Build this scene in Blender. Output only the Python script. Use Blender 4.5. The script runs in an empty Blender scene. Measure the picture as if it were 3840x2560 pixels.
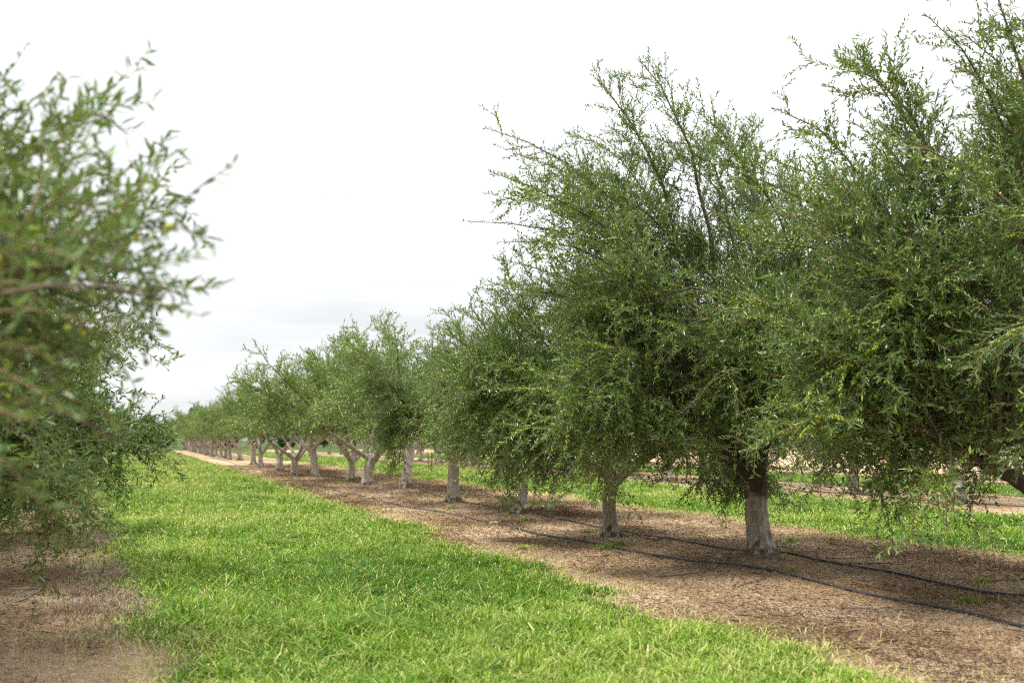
import bpy, bmesh, math
import numpy as np

SC = bpy.context.scene
COL = SC.collection
R = math.radians

# ------------------------------------------------------------------ camera
cam_d = bpy.data.cameras.new("camera")
cam = bpy.data.objects.new("camera", cam_d)
COL.objects.link(cam)
cam.location = (0.0, 0.0, 1.5)
cam.rotation_euler = (R(90 + 5.64), 0.0, R(-20.66))
cam_d.sensor_width = 36.0
cam_d.lens = 35.0
cam_d.clip_start = 0.05
cam_d.clip_end = 6000.0
cam_d.dof.use_dof = True
cam_d.dof.focus_distance = 13.0
cam_d.dof.aperture_fstop = 1.8
SC.camera = cam

# ------------------------------------------------------------------ world, sun, exposure
SUN_EL, SUN_AZ = 64.0, -75.0            # azimuth measured from +Y (along the rows) towards +X
SKY_STRENGTH = 0.05
world = bpy.data.worlds.new("World")
SC.world = world
world.use_nodes = True
wt = world.node_tree
wt.nodes.clear()
def wn(t, **k):
    n = wt.nodes.new(t)
    for a, v in k.items(): setattr(n, a, v)
    return n
wo = wn('ShaderNodeOutputWorld'); bg = wn('ShaderNodeBackground')
sky = wn('ShaderNodeTexSky', sky_type='NISHITA', sun_disc=False)
sky.sun_elevation = R(SUN_EL); sky.sun_rotation = R(SUN_AZ)
sky.air_density = 1.0; sky.dust_density = 3.0
tc = wn('ShaderNodeTexCoord'); sep = wn('ShaderNodeSeparateXYZ')
wt.links.new(tc.outputs['Generated'], sep.inputs[0])
# overcast cloud deck: brighter towards the zenith, thin grey bands low over the horizon
def wmath(op, a, b=None):
    n = wn('ShaderNodeMath', operation=op)
    for i, v in enumerate((a, b)):
        if v is None: continue
        if isinstance(v, (int, float)): n.inputs[i].default_value = v
        else: wt.links.new(v, n.inputs[i])
    return n.outputs[0]
zc = wmath('MAXIMUM', sep.outputs[2], 0.0)
base = wmath('ADD', wmath('ADD', wmath('MULTIPLY', zc, 6.0), 4.5), wmath('MULTIPLY', wmath('MAXIMUM', wmath('SUBTRACT', zc, 0.45), 0.0), 16.0))
mp = wn('ShaderNodeMapping'); mp.inputs['Scale'].default_value = (1.6, 1.6, 11.0)
wt.links.new(tc.outputs['Generated'], mp.inputs[0])
nz = wn('ShaderNodeTexNoise'); nz.inputs['Scale'].default_value = 2.2; nz.inputs['Detail'].default_value = 7.0
nz.inputs['Roughness'].default_value = 0.55
wt.links.new(mp.outputs[0], nz.inputs[0])
band = wn('ShaderNodeMapRange'); band.inputs[1].default_value = 0.35; band.inputs[2].default_value = 0.65
band.inputs[3].default_value = 0.90; band.inputs[4].default_value = 1.20
wt.links.new(nz.outputs[0], band.inputs[0])
lum = wmath('MULTIPLY', base, band.outputs[0])
cc = wn('ShaderNodeCombineColor')
wt.links.new(wmath('MULTIPLY', lum, 0.985), cc.inputs[0])
wt.links.new(wmath('MULTIPLY', lum, 1.0), cc.inputs[1])
wt.links.new(wmath('MULTIPLY', lum, 1.02), cc.inputs[2])
mx = wn('ShaderNodeMix', data_type='RGBA'); mx.inputs[0].default_value = 0.93
wt.links.new(sky.outputs[0], mx.inputs[6]); wt.links.new(cc.outputs[0], mx.inputs[7])
wt.links.new(mx.outputs[2], bg.inputs[0]); bg.inputs[1].default_value = SKY_STRENGTH
wt.links.new(bg.outputs[0], wo.inputs[0])

sun_d = bpy.data.lights.new("sun", 'SUN')
sun_d.energy = 1.5; sun_d.angle = R(10); sun_d.color = (1.0, 0.95, 0.86)
sun = bpy.data.objects.new("sun", sun_d); COL.objects.link(sun)
sun.location = (0, 0, 40)
sun.rotation_euler = (R(90 - SUN_EL), 0, R(180 - SUN_AZ))   # light falls away from azimuth SUN_AZ

SC.view_settings.view_transform = 'Standard'
SC.view_settings.look = 'None'
SC.view_settings.exposure = 1.98
SC.view_settings.gamma = 1.0
SC.cycles.max_bounces = 8
SC.cycles.transmission_bounces = 4
SC.cycles.diffuse_bounces = 4
SC.cycles.use_denoising = False
SC.cycles.filter_width = 1.15

# ------------------------------------------------------------------ materials
def mat(name):
    m = bpy.data.materials.new(name); m.use_nodes = True
    t = m.node_tree; t.nodes.clear()
    return m, t
def N(t, typ, ins=None, **k):
    n = t.nodes.new(typ)
    for a, v in k.items(): setattr(n, a, v)
    for a, v in (ins or {}).items():
        if isinstance(v, bpy.types.NodeSocket): t.links.new(v, n.inputs[a])
        else: n.inputs[a].default_value = v
    return n
def ramp(t, fac, stops):
    n = t.nodes.new('ShaderNodeValToRGB'); e = n.color_ramp.elements
    while len(e) < len(stops): e.new(0.5)
    for q, (p, c) in zip(e, stops): q.position = p; q.color = (*c, 1)
    t.links.new(fac, n.inputs[0]); return n.outputs[0]

def leaf_material(name, top, under, transl, tr_col, rough=0.42, spec=0.35):
    m, t = mat(name)
    at = N(t, 'ShaderNodeAttribute', attribute_name='tint')
    top_c = ramp(t, at.outputs['Fac'], top)
    und_c = ramp(t, at.outputs['Fac'], under)
    ge = N(t, 'ShaderNodeNewGeometry')
    mix = N(t, 'ShaderNodeMix', {0: ge.outputs['Backfacing'], 6: top_c, 7: und_c}, data_type='RGBA')
    p = N(t, 'ShaderNodeBsdfPrincipled', {'Base Color': mix.outputs[2], 'Roughness': rough, 'Specular IOR Level': spec})
    tr = N(t, 'ShaderNodeBsdfTranslucent', {'Color': (*tr_col, 1)})
    ms = N(t, 'ShaderNodeMixShader', {0: transl, 1: p.outputs[0], 2: tr.outputs[0]})
    o = N(t, 'ShaderNodeOutputMaterial', {0: ms.outputs[0]})
    return m
M = {}
M['leaf'] = leaf_material('olive_leaf',
    [(0.0, (0.014, 0.046, 0.006)), (0.30, (0.042, 0.118, 0.013)), (0.60, (0.110, 0.206, 0.025)), (1.0, (0.270, 0.350, 0.090))],
    [(0.0, (0.055, 0.115, 0.040)), (0.5, (0.142, 0.228, 0.088)), (1.0, (0.340, 0.395, 0.190))], 0.11, (0.26, 0.38, 0.02), 0.36, 0.45)
M['wood_leaf'] = leaf_material('broad_leaf',  # leaf colours lightened so distance haze is painted into them
    [(0.0, (0.035, 0.065, 0.024)), (0.5, (0.060, 0.105, 0.036)), (1.0, (0.095, 0.145, 0.05))],
    [(0.0, (0.05, 0.08, 0.04)), (1.0, (0.08, 0.11, 0.05))], 0.15, (0.10, 0.18, 0.04))
M['grass'] = leaf_material('grass_blade',
    [(0.0, (0.022, 0.075, 0.008)), (0.30, (0.068, 0.155, 0.009)), (0.55, (0.145, 0.255, 0.014)), (0.75, (0.310, 0.370, 0.085)), (1.0, (0.520, 0.440, 0.190))],
    [(0.0, (0.026, 0.080, 0.012)), (0.30, (0.076, 0.160, 0.014)), (0.55, (0.150, 0.257, 0.020)), (0.75, (0.310, 0.370, 0.090)), (1.0, (0.520, 0.440, 0.195))],
    0.22, (0.20, 0.38, 0.01), 0.55, 0.15)
M['litter'] = leaf_material('dry_litter',
    [(0.0, (0.075, 0.043, 0.025)), (0.3, (0.220, 0.130, 0.068)), (0.55, (0.400, 0.250, 0.135)), (0.8, (0.560, 0.420, 0.280)), (0.96, (0.640, 0.540, 0.420)), (1.0, (0.58, 0.38, 0.05))],
    [(0.0, (0.050, 0.034, 0.024)), (0.5, (0.180, 0.120, 0.080)), (1.0, (0.40, 0.33, 0.25))], 0.05, (0.2, 0.12, 0.06), 0.7)

def bark_material(name, c0, c1, c2, dark, scale, base_dark=0.0, fork_dark=None):
    m, t = mat(name)
    co = N(t, 'ShaderNodeTexCoord')
    mp = N(t, 'ShaderNodeMapping', {0: co.outputs['Object']}); mp.inputs['Scale'].default_value = (1, 1, 0.38)
    n1 = N(t, 'ShaderNodeTexNoise', {0: mp.outputs[0], 'Scale': scale, 'Detail': 8.0, 'Roughness': 0.62})
    col = ramp(t, n1.outputs[0], [(0.30, c0), (0.5, c1), (0.68, c2)])
    n2 = N(t, 'ShaderNodeTexNoise', {0: mp.outputs[0], 'Scale': scale * 0.45, 'Detail': 5.0, 'Roughness': 0.7})
    spot = N(t, 'ShaderNodeMapRange', {0: n2.outputs[0], 1: 0.57, 2: 0.70})
    col2 = N(t, 'ShaderNodeMix', {0: spot.outputs[0], 6: col, 7: (*dark, 1)}, data_type='RGBA').outputs[2]
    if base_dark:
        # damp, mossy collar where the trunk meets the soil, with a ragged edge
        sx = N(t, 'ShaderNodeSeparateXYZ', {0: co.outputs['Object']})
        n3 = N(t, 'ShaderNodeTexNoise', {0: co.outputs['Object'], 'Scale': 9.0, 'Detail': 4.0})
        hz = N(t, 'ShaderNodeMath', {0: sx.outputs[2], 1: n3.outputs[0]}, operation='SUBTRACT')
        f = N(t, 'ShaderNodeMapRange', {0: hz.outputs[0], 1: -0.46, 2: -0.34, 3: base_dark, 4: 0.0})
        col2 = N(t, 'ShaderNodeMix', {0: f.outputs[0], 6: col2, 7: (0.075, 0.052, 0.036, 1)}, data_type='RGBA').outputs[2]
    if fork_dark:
        # ragged dark stain down from the fork, with limb shade painted into the bark
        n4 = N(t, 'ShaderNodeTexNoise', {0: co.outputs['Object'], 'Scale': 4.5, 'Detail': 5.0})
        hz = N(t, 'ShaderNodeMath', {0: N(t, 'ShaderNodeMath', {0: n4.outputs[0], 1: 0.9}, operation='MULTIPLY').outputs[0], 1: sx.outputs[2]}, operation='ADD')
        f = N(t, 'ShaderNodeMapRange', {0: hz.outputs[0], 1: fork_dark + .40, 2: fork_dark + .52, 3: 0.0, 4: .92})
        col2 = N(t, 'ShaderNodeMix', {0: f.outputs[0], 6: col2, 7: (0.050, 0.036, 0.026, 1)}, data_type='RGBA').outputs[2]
    bm = N(t, 'ShaderNodeBump', {'Strength': 0.9, 'Distance': 0.028, 'Height': n1.outputs[0]})
    p = N(t, 'ShaderNodeBsdfPrincipled', {'Base Color': col2, 'Roughness': 0.85, 'Normal': bm.outputs[0], 'Specular IOR Level': 0.2})
    N(t, 'ShaderNodeOutputMaterial', {0: p.outputs[0]})
    return m
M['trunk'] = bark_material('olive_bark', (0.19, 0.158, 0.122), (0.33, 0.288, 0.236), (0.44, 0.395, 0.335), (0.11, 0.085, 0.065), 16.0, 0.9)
M['trunk_dark'] = bark_material('olive_bark_stain_shade', (0.19, 0.158, 0.122), (0.33, 0.288, 0.236), (0.44, 0.395, 0.335), (0.11, 0.085, 0.065), 16.0, 0.9, .74)
M['branch'] = bark_material('branch_bark', (0.075, 0.055, 0.038), (0.13, 0.10, 0.068), (0.20, 0.16, 0.11), (0.06, 0.045, 0.03), 26.0)
M['twig'] = bark_material('twig_bark', (0.20, 0.145, 0.07), (0.32, 0.245, 0.125), (0.42, 0.33, 0.18), (0.18, 0.13, 0.07), 30.0)
M['dead_twig'] = bark_material('dead_twig_bark', (0.08, 0.055, 0.04), (0.15, 0.11, 0.08), (0.24, 0.19, 0.15), (0.06, 0.04, 0.03), 26.0)

m, t = mat('olive_skin')
at = N(t, 'ShaderNodeAttribute', attribute_name='tint')
c = ramp(t, at.outputs['Fac'], [(0.0, (0.14, 0.24, 0.015)), (0.6, (0.25, 0.35, 0.02)), (1.0, (0.40, 0.44, 0.03))])
p = N(t, 'ShaderNodeBsdfPrincipled', {'Base Color': c, 'Roughness': 0.38})
N(t, 'ShaderNodeOutputMaterial', {0: p.outputs[0]}); M['olive'] = m

m, t = mat('hose_rubber')
co = N(t, 'ShaderNodeTexCoord')
n1 = N(t, 'ShaderNodeTexNoise', {0: co.outputs['Object'], 'Scale': 3.0, 'Detail': 6.0, 'Roughness': 0.7})
c = ramp(t, n1.outputs[0], [(0.35, (0.014, 0.016, 0.019)), (0.55, (0.030, 0.034, 0.040)), (0.75, (0.085, 0.085, 0.085))])
p = N(t, 'ShaderNodeBsdfPrincipled', {'Base Color': c, 'Roughness': 0.55})
N(t, 'ShaderNodeOutputMaterial', {0: p.outputs[0]}); M['hose'] = m

m, t = mat('stone')
co = N(t, 'ShaderNodeTexCoord')
n1 = N(t, 'ShaderNodeTexNoise', {0: co.outputs['Object'], 'Scale': 22.0, 'Detail': 6.0})
c = ramp(t, n1.outputs[0], [(0.35, (0.26, 0.20, 0.14)), (0.6, (0.42, 0.35, 0.27))])
p = N(t, 'ShaderNodeBsdfPrincipled', {'Base Color': c, 'Roughness': 0.9})
N(t, 'ShaderNodeOutputMaterial', {0: p.outputs[0]}); M['stone'] = m

m, t = mat('orchard_soil')
co = N(t, 'ShaderNodeTexCoord')
P = co.outputs['Object']
mpx = N(t, 'ShaderNodeMapping', {0: P}); mpx.inputs['Scale'].default_value = (1.0, 0.45, 1.0)
nb = N(t, 'ShaderNodeTexNoise', {0: mpx.outputs[0], 'Scale': 0.8, 'Detail': 5.0, 'Roughness': 0.6})
nf = N(t, 'ShaderNodeTexNoise', {0: P, 'Scale': 34.0, 'Detail': 8.0, 'Roughness': 0.75})
mf = N(t, 'ShaderNodeMath', {0: nb.outputs[0], 1: 0.55}, operation='MULTIPLY')
mg = N(t, 'ShaderNodeMath', {0: nf.outputs[0], 1: 0.45}, operation='MULTIPLY')
ma = N(t, 'ShaderNodeMath', {0: mf.outputs[0], 1: mg.outputs[0]}, operation='ADD')
soil = ramp(t, ma.outputs[0], [(0.36, (0.130, 0.082, 0.048)), (0.46, (0.268, 0.186, 0.106)), (0.54, (0.415, 0.308, 0.196)), (0.64, (0.540, 0.440, 0.335))])
turf = ramp(t, nf.outputs[0], [(0.35, (0.020, 0.038, 0.010)), (0.65, (0.07, 0.10, 0.025))])
ga = N(t, 'ShaderNodeAttribute', attribute_name='turf')
gm = N(t, 'ShaderNodeMath', {0: ga.outputs['Fac'], 1: N(t, 'ShaderNodeMath', {0: nf.outputs[0], 1: 0.8}, operation='MULTIPLY').outputs[0]}, operation='ADD')
gs = N(t, 'ShaderNodeMapRange', {0: gm.outputs[0], 1: 0.70, 2: 1.0})
gc = N(t, 'ShaderNodeMix', {0: gs.outputs[0], 6: soil, 7: turf}, data_type='RGBA')
bm = N(t, 'ShaderNodeBump', {'Strength': 0.8, 'Distance': 0.03, 'Height': nf.outputs[0]})
p = N(t, 'ShaderNodeBsdfPrincipled', {'Base Color': gc.outputs[2], 'Roughness': 0.95, 'Normal': bm.outputs[0], 'Specular IOR Level': 0.1})
N(t, 'ShaderNodeOutputMaterial', {0: p.outputs[0]}); M['soil'] = m

# ------------------------------------------------------------------ mesh helpers (numpy)
def norm(v): return v / np.maximum(np.linalg.norm(v, axis=-1, keepdims=True), 1e-9)
def make_mesh(name, V, F, mats, tint=None, smooth=False, mat_idx=None):
    """V (n,3); F list of int arrays (m,k) of equal width each."""
    me = bpy.data.meshes.new(name)
    F = [f for f in F if len(f)]
    V = np.ascontiguousarray(V, np.float32)
    me.vertices.add(len(V)); me.vertices.foreach_set('co', V.ravel())
    loops = np.concatenate([f.ravel() for f in F]).astype(np.int32)
    sizes = np.concatenate([np.full(len(f), f.shape[1], np.int32) for f in F])
    st = np.concatenate([[0], np.cumsum(sizes)[:-1]]).astype(np.int32)
    me.loops.add(len(loops)); me.loops.foreach_set('vertex_index', loops)
    me.polygons.add(len(sizes)); me.polygons.foreach_set('loop_start', st)
    if mat_idx is not None: me.polygons.foreach_set('material_index', mat_idx.astype(np.int32))
    me.update(calc_edges=True)
    if smooth: me.polygons.foreach_set('use_smooth', np.ones(len(sizes), bool))
    else: me.polygons.foreach_set('use_smooth', np.zeros(len(sizes), bool))
    if tint is not None:
        a = me.attributes.new('tint', 'FLOAT', 'POINT'); a.data.foreach_set('value', tint.astype(np.float32))
    for m_ in mats: me.materials.append(m_)
    return me
def link(name, me, parent=None, loc=None):
    o = bpy.data.objects.new(name, me); COL.objects.link(o)
    if parent: o.parent = parent
    if loc is not None: o.location = loc
    return o
def tag(o, label=None, cat=None, group=None, kind=None):
    if label: o['label'] = label
    if cat: o['category'] = cat
    if group: o['group'] = group
    if kind: o['kind'] = kind
    return o
def tubes(P, rad, sides):
    """P (N,k,3) centre lines, rad (N,k) -> verts, quads, caps"""
    n, k, _ = P.shape
    T = np.empty_like(P); T[:, 1:-1] = P[:, 2:] - P[:, :-2]; T[:, 0] = P[:, 1] - P[:, 0]; T[:, -1] = P[:, -1] - P[:, -2]
    T = norm(T)
    ref = np.where(np.abs(T[..., 2:3]) > 0.9, np.array([1.0, 0, 0]), np.array([0, 0, 1.0]))
    ref = np.broadcast_to(ref[:, :1], T.shape)
    A = norm(np.cross(T, ref)); B = np.cross(T, A)
    th = np.arange(sides) * 2 * np.pi / sides
    V = P[:, :, None] + rad[:, :, None, None] * (np.cos(th)[:, None] * A[:, :, None] + np.sin(th)[:, None] * B[:, :, None])
    idx = np.arange(n * k * sides).reshape(n, k, sides)
    a = idx[:, :-1]; b = idx[:, 1:]
    Q = np.stack([a, np.roll(a, -1, 2), np.roll(b, -1, 2), b], -1).reshape(-1, 4)
    caps = np.concatenate([idx[:, 0, ::-1], idx[:, -1]]) 
    return V.reshape(-1, 3), Q, caps
def grow(rng, start, d, L, k, wander, trop):
    pts = [start]; dd = norm(d); st = (L / k)[:, None]
    for i in range(k):
        dd = norm(dd + wander * rng.normal(size=dd.shape) + trop * (0.4 + 1.2 * (i + 0.5) / k) / k * 3)
        pts.append(pts[-1] + dd * st)
    return np.stack(pts, 1)
def along(P, idx, tt):
    k = P.shape[1] - 1
    x = np.clip(tt, 0, 0.9999) * k; i = x.astype(int); f = (x - i)[:, None]
    a = P[idx, i]; b = P[idx, i + 1]
    return a + (b - a) * f, norm(b - a)
def fan(rng, T, ang):
    """directions at angle ang from T with random roll"""
    ref = rng.normal(size=T.shape)
    S = norm(np.cross(T, ref))
    return T * np.cos(ang)[:, None] + S * np.sin(ang)[:, None]
def leaves(rng, p, a, ln, wd, up=0.6, droop=0.10):
    n0 = norm(np.array([0, 0, up]) + rng.normal(size=p.shape) * 0.55)
    s = norm(np.cross(a, n0)); n = np.cross(s, a)
    l = ln[:, None]; w = wd[:, None] * 0.5
    fo = n * w * 0.35
    q = -n * l * droop
    V = np.stack([p, p + a * l * .33 + s * w + fo, p + a * l * .68 + s * w * .86 + fo + q * .4, p + a * l + q,
                  p + a * l * .68 - s * w * .86 + fo + q * .4, p + a * l * .33 - s * w + fo], 1)
    b = (np.arange(len(p)) * 6)[:, None]
    F = np.concatenate([b + np.array([0, 1, 2, 3]), b + np.array([0, 3, 4, 5])])
    return V.reshape(-1, 3), F
_g = (1 + 5 ** .5) / 2
ICO_V = norm(np.array([(-1, _g, 0), (1, _g, 0), (-1, -_g, 0), (1, -_g, 0), (0, -1, _g), (0, 1, _g), (0, -1, -_g), (0, 1, -_g), (_g, 0, -1), (_g, 0, 1), (-_g, 0, -1), (-_g, 0, 1)], float))
ICO_F = np.array([(0, 11, 5), (0, 5, 1), (0, 1, 7), (0, 7, 10), (0, 10, 11), (1, 5, 9), (5, 11, 4), (11, 10, 2), (10, 7, 6), (7, 1, 8), (3, 9, 4), (3, 4, 2), (3, 2, 6), (3, 6, 8), (3, 8, 9), (4, 9, 5), (2, 4, 11), (6, 2, 10), (8, 6, 7), (9, 8, 1)])
def wave(x, y, seed, f0=1.0, octs=5):
    """smooth pseudo noise in about -1..1"""
    r = np.random.default_rng(seed); s = np.zeros_like(x, float); amp = 1.0; tot = 0
    for o in range(octs):
        for _ in range(3):
            th = r.uniform(0, 2 * np.pi); f = f0 * 1.9 ** o * r.uniform(.75, 1.25)
            s = s + amp * np.sin((x * np.cos(th) + y * np.sin(th)) * f + r.uniform(0, 6.28))
        tot += amp * 1.6; amp *= .6
    return s / tot

# ------------------------------------------------------------------ layout of the orchard (X across the rows, Y along them)
RIGHT = [(7.95, 6.75), (7.45, 10.8), (6.87, 13.8), (7.06, 18.4), (6.85, 21.9), (7.35, 28.3), (7.10, 32.0), (7.14, 35.5),
         (6.85, 40.6), (6.5, 43.6), (6.45, 48.4), (6.75, 58.4), (6.9, 63.2), (7.3, 76.0)]
def left_edge(y): return 0.15 - np.maximum(y - 8.0, 0) * 0.052
def right_edge(y): return 4.35 + 0.17 * np.sin(y * 1.15 + 1.0) + 0.12 * np.sin(y * 2.9) + 0.08 * np.sin(y * 6.1 + 2)
def left_row_x(y): return -3.0 - max(y - 8.0, 0) * 0.010
def mask_turf(x, y):
    """+ inside a grass strip, - on bare soil (roughly metres from the edge)"""
    j = wave(x, y, 5, 1.6, 4) * 0.28
    a = np.minimum(x - left_edge(y), right_edge(y) - x)
    b = np.minimum(x - (10.7 + .25 * np.sin(y * .8)), (16.4 + .3 * np.sin(y * .6 + 1)) - x)
    c = np.minimum(x - 22.0, 27.5 - x)
    return np.maximum(np.maximum(a, b), c) + j
def ground_h(x, y):
    h = 0.035 * wave(x, y, 11, 0.9, 4)
    for k, (tx, ty) in enumerate(RIGHT[:8]):
        amp = [.06, .05, .05, .09, .12, .10, .05, .04][k]
        h = h + amp * np.exp(-((x - tx) ** 2 + (y - ty) ** 2) / (2 * 0.38 ** 2))
    far = np.clip((np.hypot(x, y) - 90) / 60, 0, 1)
    return h * (1 - far)
def gz(x, y): return float(ground_h(np.array([x], float), np.array([y], float))[0])

# ------------------------------------------------------------------ ground: one sheet to the horizon
xs = np.unique(np.concatenate([np.arange(-8, 24, .2), np.arange(24, 60, 3), np.arange(-60, -8, 4), [-2500, -1200, -600, -300, -150, 60, 90, 150, 300, 600, 1200, 2500]]))
ys = np.unique(np.concatenate([np.arange(0, 50, .2), np.arange(50, 110, 1.0), np.arange(-40, 0, 4), [-1000, -300, -100, 120, 140, 170, 220, 300, 500, 900, 1600, 3000]]))
GX, GY = np.meshgrid(xs, ys, indexing='ij')
gv = np.stack([GX.ravel(), GY.ravel(), ground_h(GX, GY).ravel()], 1)
ii = np.arange(gv.shape[0]).reshape(GX.shape)
gq = np.stack([ii[:-1, :-1], ii[1:, :-1], ii[1:, 1:], ii[:-1, 1:]], -1).reshape(-1, 4)
me = make_mesh('ground', gv, [gq], [M['soil']], smooth=True)
a = me.attributes.new('turf', 'FLOAT', 'POINT')
tf = np.clip(0.5 + mask_turf(gv[:, 0], gv[:, 1]) * 1.2, 0, 1)
tf = np.where(np.hypot(gv[:, 0], gv[:, 1]) > 170, 1.0, tf)
a.data.foreach_set('value', tf.astype(np.float32))
tag(link('ground', me), 'brown bare soil strips between mown grass strips of the olive orchard', 'ground', kind='structure')

# ------------------------------------------------------------------ grass
def sample(rng, n, x0, x1, y0, y1, p=1.6):
    """more points near the camera: density falls with distance to the power p"""
    u = rng.random(n)
    q = 2 - p
    d = (y0 ** q + u * (y1 ** q - y0 ** q)) ** (1 / q) if abs(q) > 1e-3 else y0 * (y1 / y0) ** u
    return rng.uniform(x0, x1, n), d
def in_view(x, y, margin=1.0):
    th = R(20.66); lat = x * math.cos(th) - y * math.sin(th); d = x * math.sin(th) + y * math.cos(th)
    return (d > 2.5) & (np.abs(lat) < 0.56 * d + margin)
def blades(rng, x, y, hgt, wid, tint, lean, az=None):
    n = len(x)
    z = ground_h(x, y) - .005
    p = np.stack([x, y, z], 1)
    if az is None: az = rng.uniform(0, 2 * np.pi, n)
    d = np.stack([np.cos(az), np.sin(az), np.zeros(n)], 1)
    s = np.stack([-np.sin(az), np.cos(az), np.zeros(n)], 1)
    tw = rng.uniform(-1, 1, n)[:, None]; s = norm(s + d * tw)
    h = hgt[:, None]; w = wid[:, None] * .5; le = lean[:, None]
    up = np.array([0, 0, 1.0])
    m1 = p + up * h * .5 + d * h * le * .22
    m2 = p + up * h * .86 + d * h * le * .66 - up * h * le * .12
    tip = p + up * h * (1.0 - le * .42) + d * h * le * 1.15
    V = np.stack([p - s * w, p + s * w, m1 - s * w * .95, m1 + s * w * .95, m2 - s * w * .6, m2 + s * w * .6, tip], 1).reshape(-1, 3)
    b = (np.arange(n) * 7)[:, None]
    Q = np.concatenate([b + np.array([0, 1, 3, 2]), b + np.array([2, 3, 5, 4])]); Tt = b + np.array([4, 5, 6])
    return V, Q, Tt, np.repeat(tint, 7), tip
def grass_patch(seed, n, x0, x1, y0, y1, p, edge=0.0):
    rng = np.random.default_rng(seed)
    x, y = sample(rng, n, x0, x1, y0, y1, p)
    # blades gather in clumps with their own height, tint and sweep
    per = 26
    nc = n // per
    cx, cy = x[:nc], y[:nc]
    ci = np.repeat(np.arange(nc), per); n = len(ci)
    cd = np.hypot(cx, cy)
    cr = (.030 + .0030 * cd) * rng.lognormal(0, .45, nc)
    x = cx[ci] + rng.normal(size=n) * cr[ci]; y = cy[ci] + rng.normal(size=n) * cr[ci]
    c_h = rng.lognormal(0, .42, nc); c_t = rng.normal(size=nc) * .15; c_az = rng.uniform(0, 6.28, nc); c_l = rng.gamma(2.0, .25, nc)
    mk = mask_turf(x, y)
    k = (mk + rng.normal(size=n) * .08 > edge) & in_view(x, y)
    x, y, mk, ci = x[k], y[k], mk[k], ci[k]; n = len(x)
    dist = np.hypot(x, y)
    lush = wave(x, y, 21, 0.9, 4)                    # patches of dark lush and of pale seeding grass
    fine = wave(x, y, 22, 5.0, 3)
    tall = wave(x, y, 23, 2.2, 3)
    hgt = rng.lognormal(0, .28, n) * c_h[ci] * (0.062 + .022 * tall) * np.clip(.55 + mk * 1.1, .5, 1)
    hgt = np.minimum(hgt, .30)
    wid = np.clip(.0026 + .00052 * dist, .003, .03) * rng.uniform(.6, 1.5, n)
    wid = np.where(rng.random(n) < .05, wid * 2.0, wid)
    tint = .425 - .30 * lush - .10 * fine - .12 * np.exp(-np.clip(mk, 0, 5) / .35) + c_t[ci] + rng.normal(size=n) * .14
    dry = rng.random(n) < (.07 + .20 * np.clip(-lush, 0, 1) + .45 * np.clip(.40 - mk, 0, .6))
    tint = np.where(dry, rng.uniform(.70, 1.0, n), np.clip(tint, 0, .70))
    lean = np.clip(c_l[ci] * .8 + rng.gamma(2.2, .26, n), .05, 1.7)
    az = np.where(rng.random(n) < .55, c_az[ci] + rng.normal(size=n) * .7, rng.uniform(0, 6.28, n))
    V, Q, Tt, tv, tip = blades(rng, x, y, hgt, wid, tint, lean, az)
    # seed heads on upright stalks
    sh = rng.random(n) < (.026 + .060 * np.clip(-lush + .2, 0, 1)) 
    m_ = int(sh.sum())
    xs_, ys_ = x[sh], y[sh]
    sz = np.clip(.5 + dist[sh] * .055, .8, 3.0)
    st_h = hgt[sh] * rng.uniform(1.15, 1.7, m_)
    V2, Q2, T2, tv2, tip2 = blades(rng, xs_, ys_, st_h, .0022 * sz, rng.uniform(.62, .9, m_), np.clip(rng.gamma(2, .12, m_), 0, .6))
    hd = norm(np.stack([rng.normal(size=m_) * .6, rng.normal(size=m_) * .6, np.ones(m_)], 1))
    V3, Q3 = leaves(rng, tip2 - hd * .02, hd, .035 * sz * rng.uniform(.7, 1.3, m_), .0105 * sz, droop=.15)
    tv3 = np.repeat(rng.uniform(.84, 1.0, m_), 6)
    V = np.concatenate([V, V2, V3]); o2 = len(tv); o3 = o2 + len(tv2)
    return V, [np.concatenate([Q, Q2 + o2, Q3 + o3]), np.concatenate([Tt, T2 + o2])], np.concatenate([tv, tv2, tv3])
V, F, tv = grass_patch(1, 1100000, -2.6, 5.0, 3.6, 120, 1.75)
tag(link('grass', make_mesh('grass', V, F, [M['grass']], tv)), 'bright green grass strip with pale seed heads left of the bare soil', 'grass', kind='stuff')
V, F, tv = grass_patch(2, 330000, 10.0, 17.2, 5.0, 120, 1.5)
tag(link('grass', make_mesh('grass_beyond', V, F, [M['grass']], tv)), 'green grass strip behind the near olive trunks', 'grass', kind='stuff')
V, F, tv = grass_patch(3, 60000, 21.4, 28, 10, 120, 1.3)
tag(link('grass', make_mesh('grass_far', V, F, [M['grass']], tv)), 'distant grass strip beyond the second row of olive trees', 'grass', kind='stuff')

# dry bleached grass along the strip edges and sparse on the soil
def dry_patch(seed, n, x0, x1, y0, y1, p):
    rng = np.random.default_rng(seed)
    x, y = sample(rng, n, x0, x1, y0, y1, p)
    mk = mask_turf(x, y); pt = wave(x, y, 31, 1.6, 4)
    pr = np.exp(-np.abs(mk + .12) / .22) * .8 + .10 * np.clip(pt - .1, 0, 1)
    k = (rng.random(n) < pr) & in_view(x, y); x, y = x[k], y[k]; n = len(x)
    dist = np.hypot(x, y)
    g = (wave(x, y, 33, 2.5, 3) + rng.normal(size=n) * .5) > .55
    V, Q, T, tv, tip = blades(rng, x, y, rng.uniform(.03, .10, n), np.clip(.003 + .0005 * dist, .004, .02), np.where(g, rng.uniform(.5, .8, n), rng.uniform(.8, 1, n)), np.clip(rng.gamma(3, .3, n), .2, 1.6))
    return V, [Q, T], tv
V, F, tv = dry_patch(4, 340000, -1.6, 17.5, 4, 70, 1.7)
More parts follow.
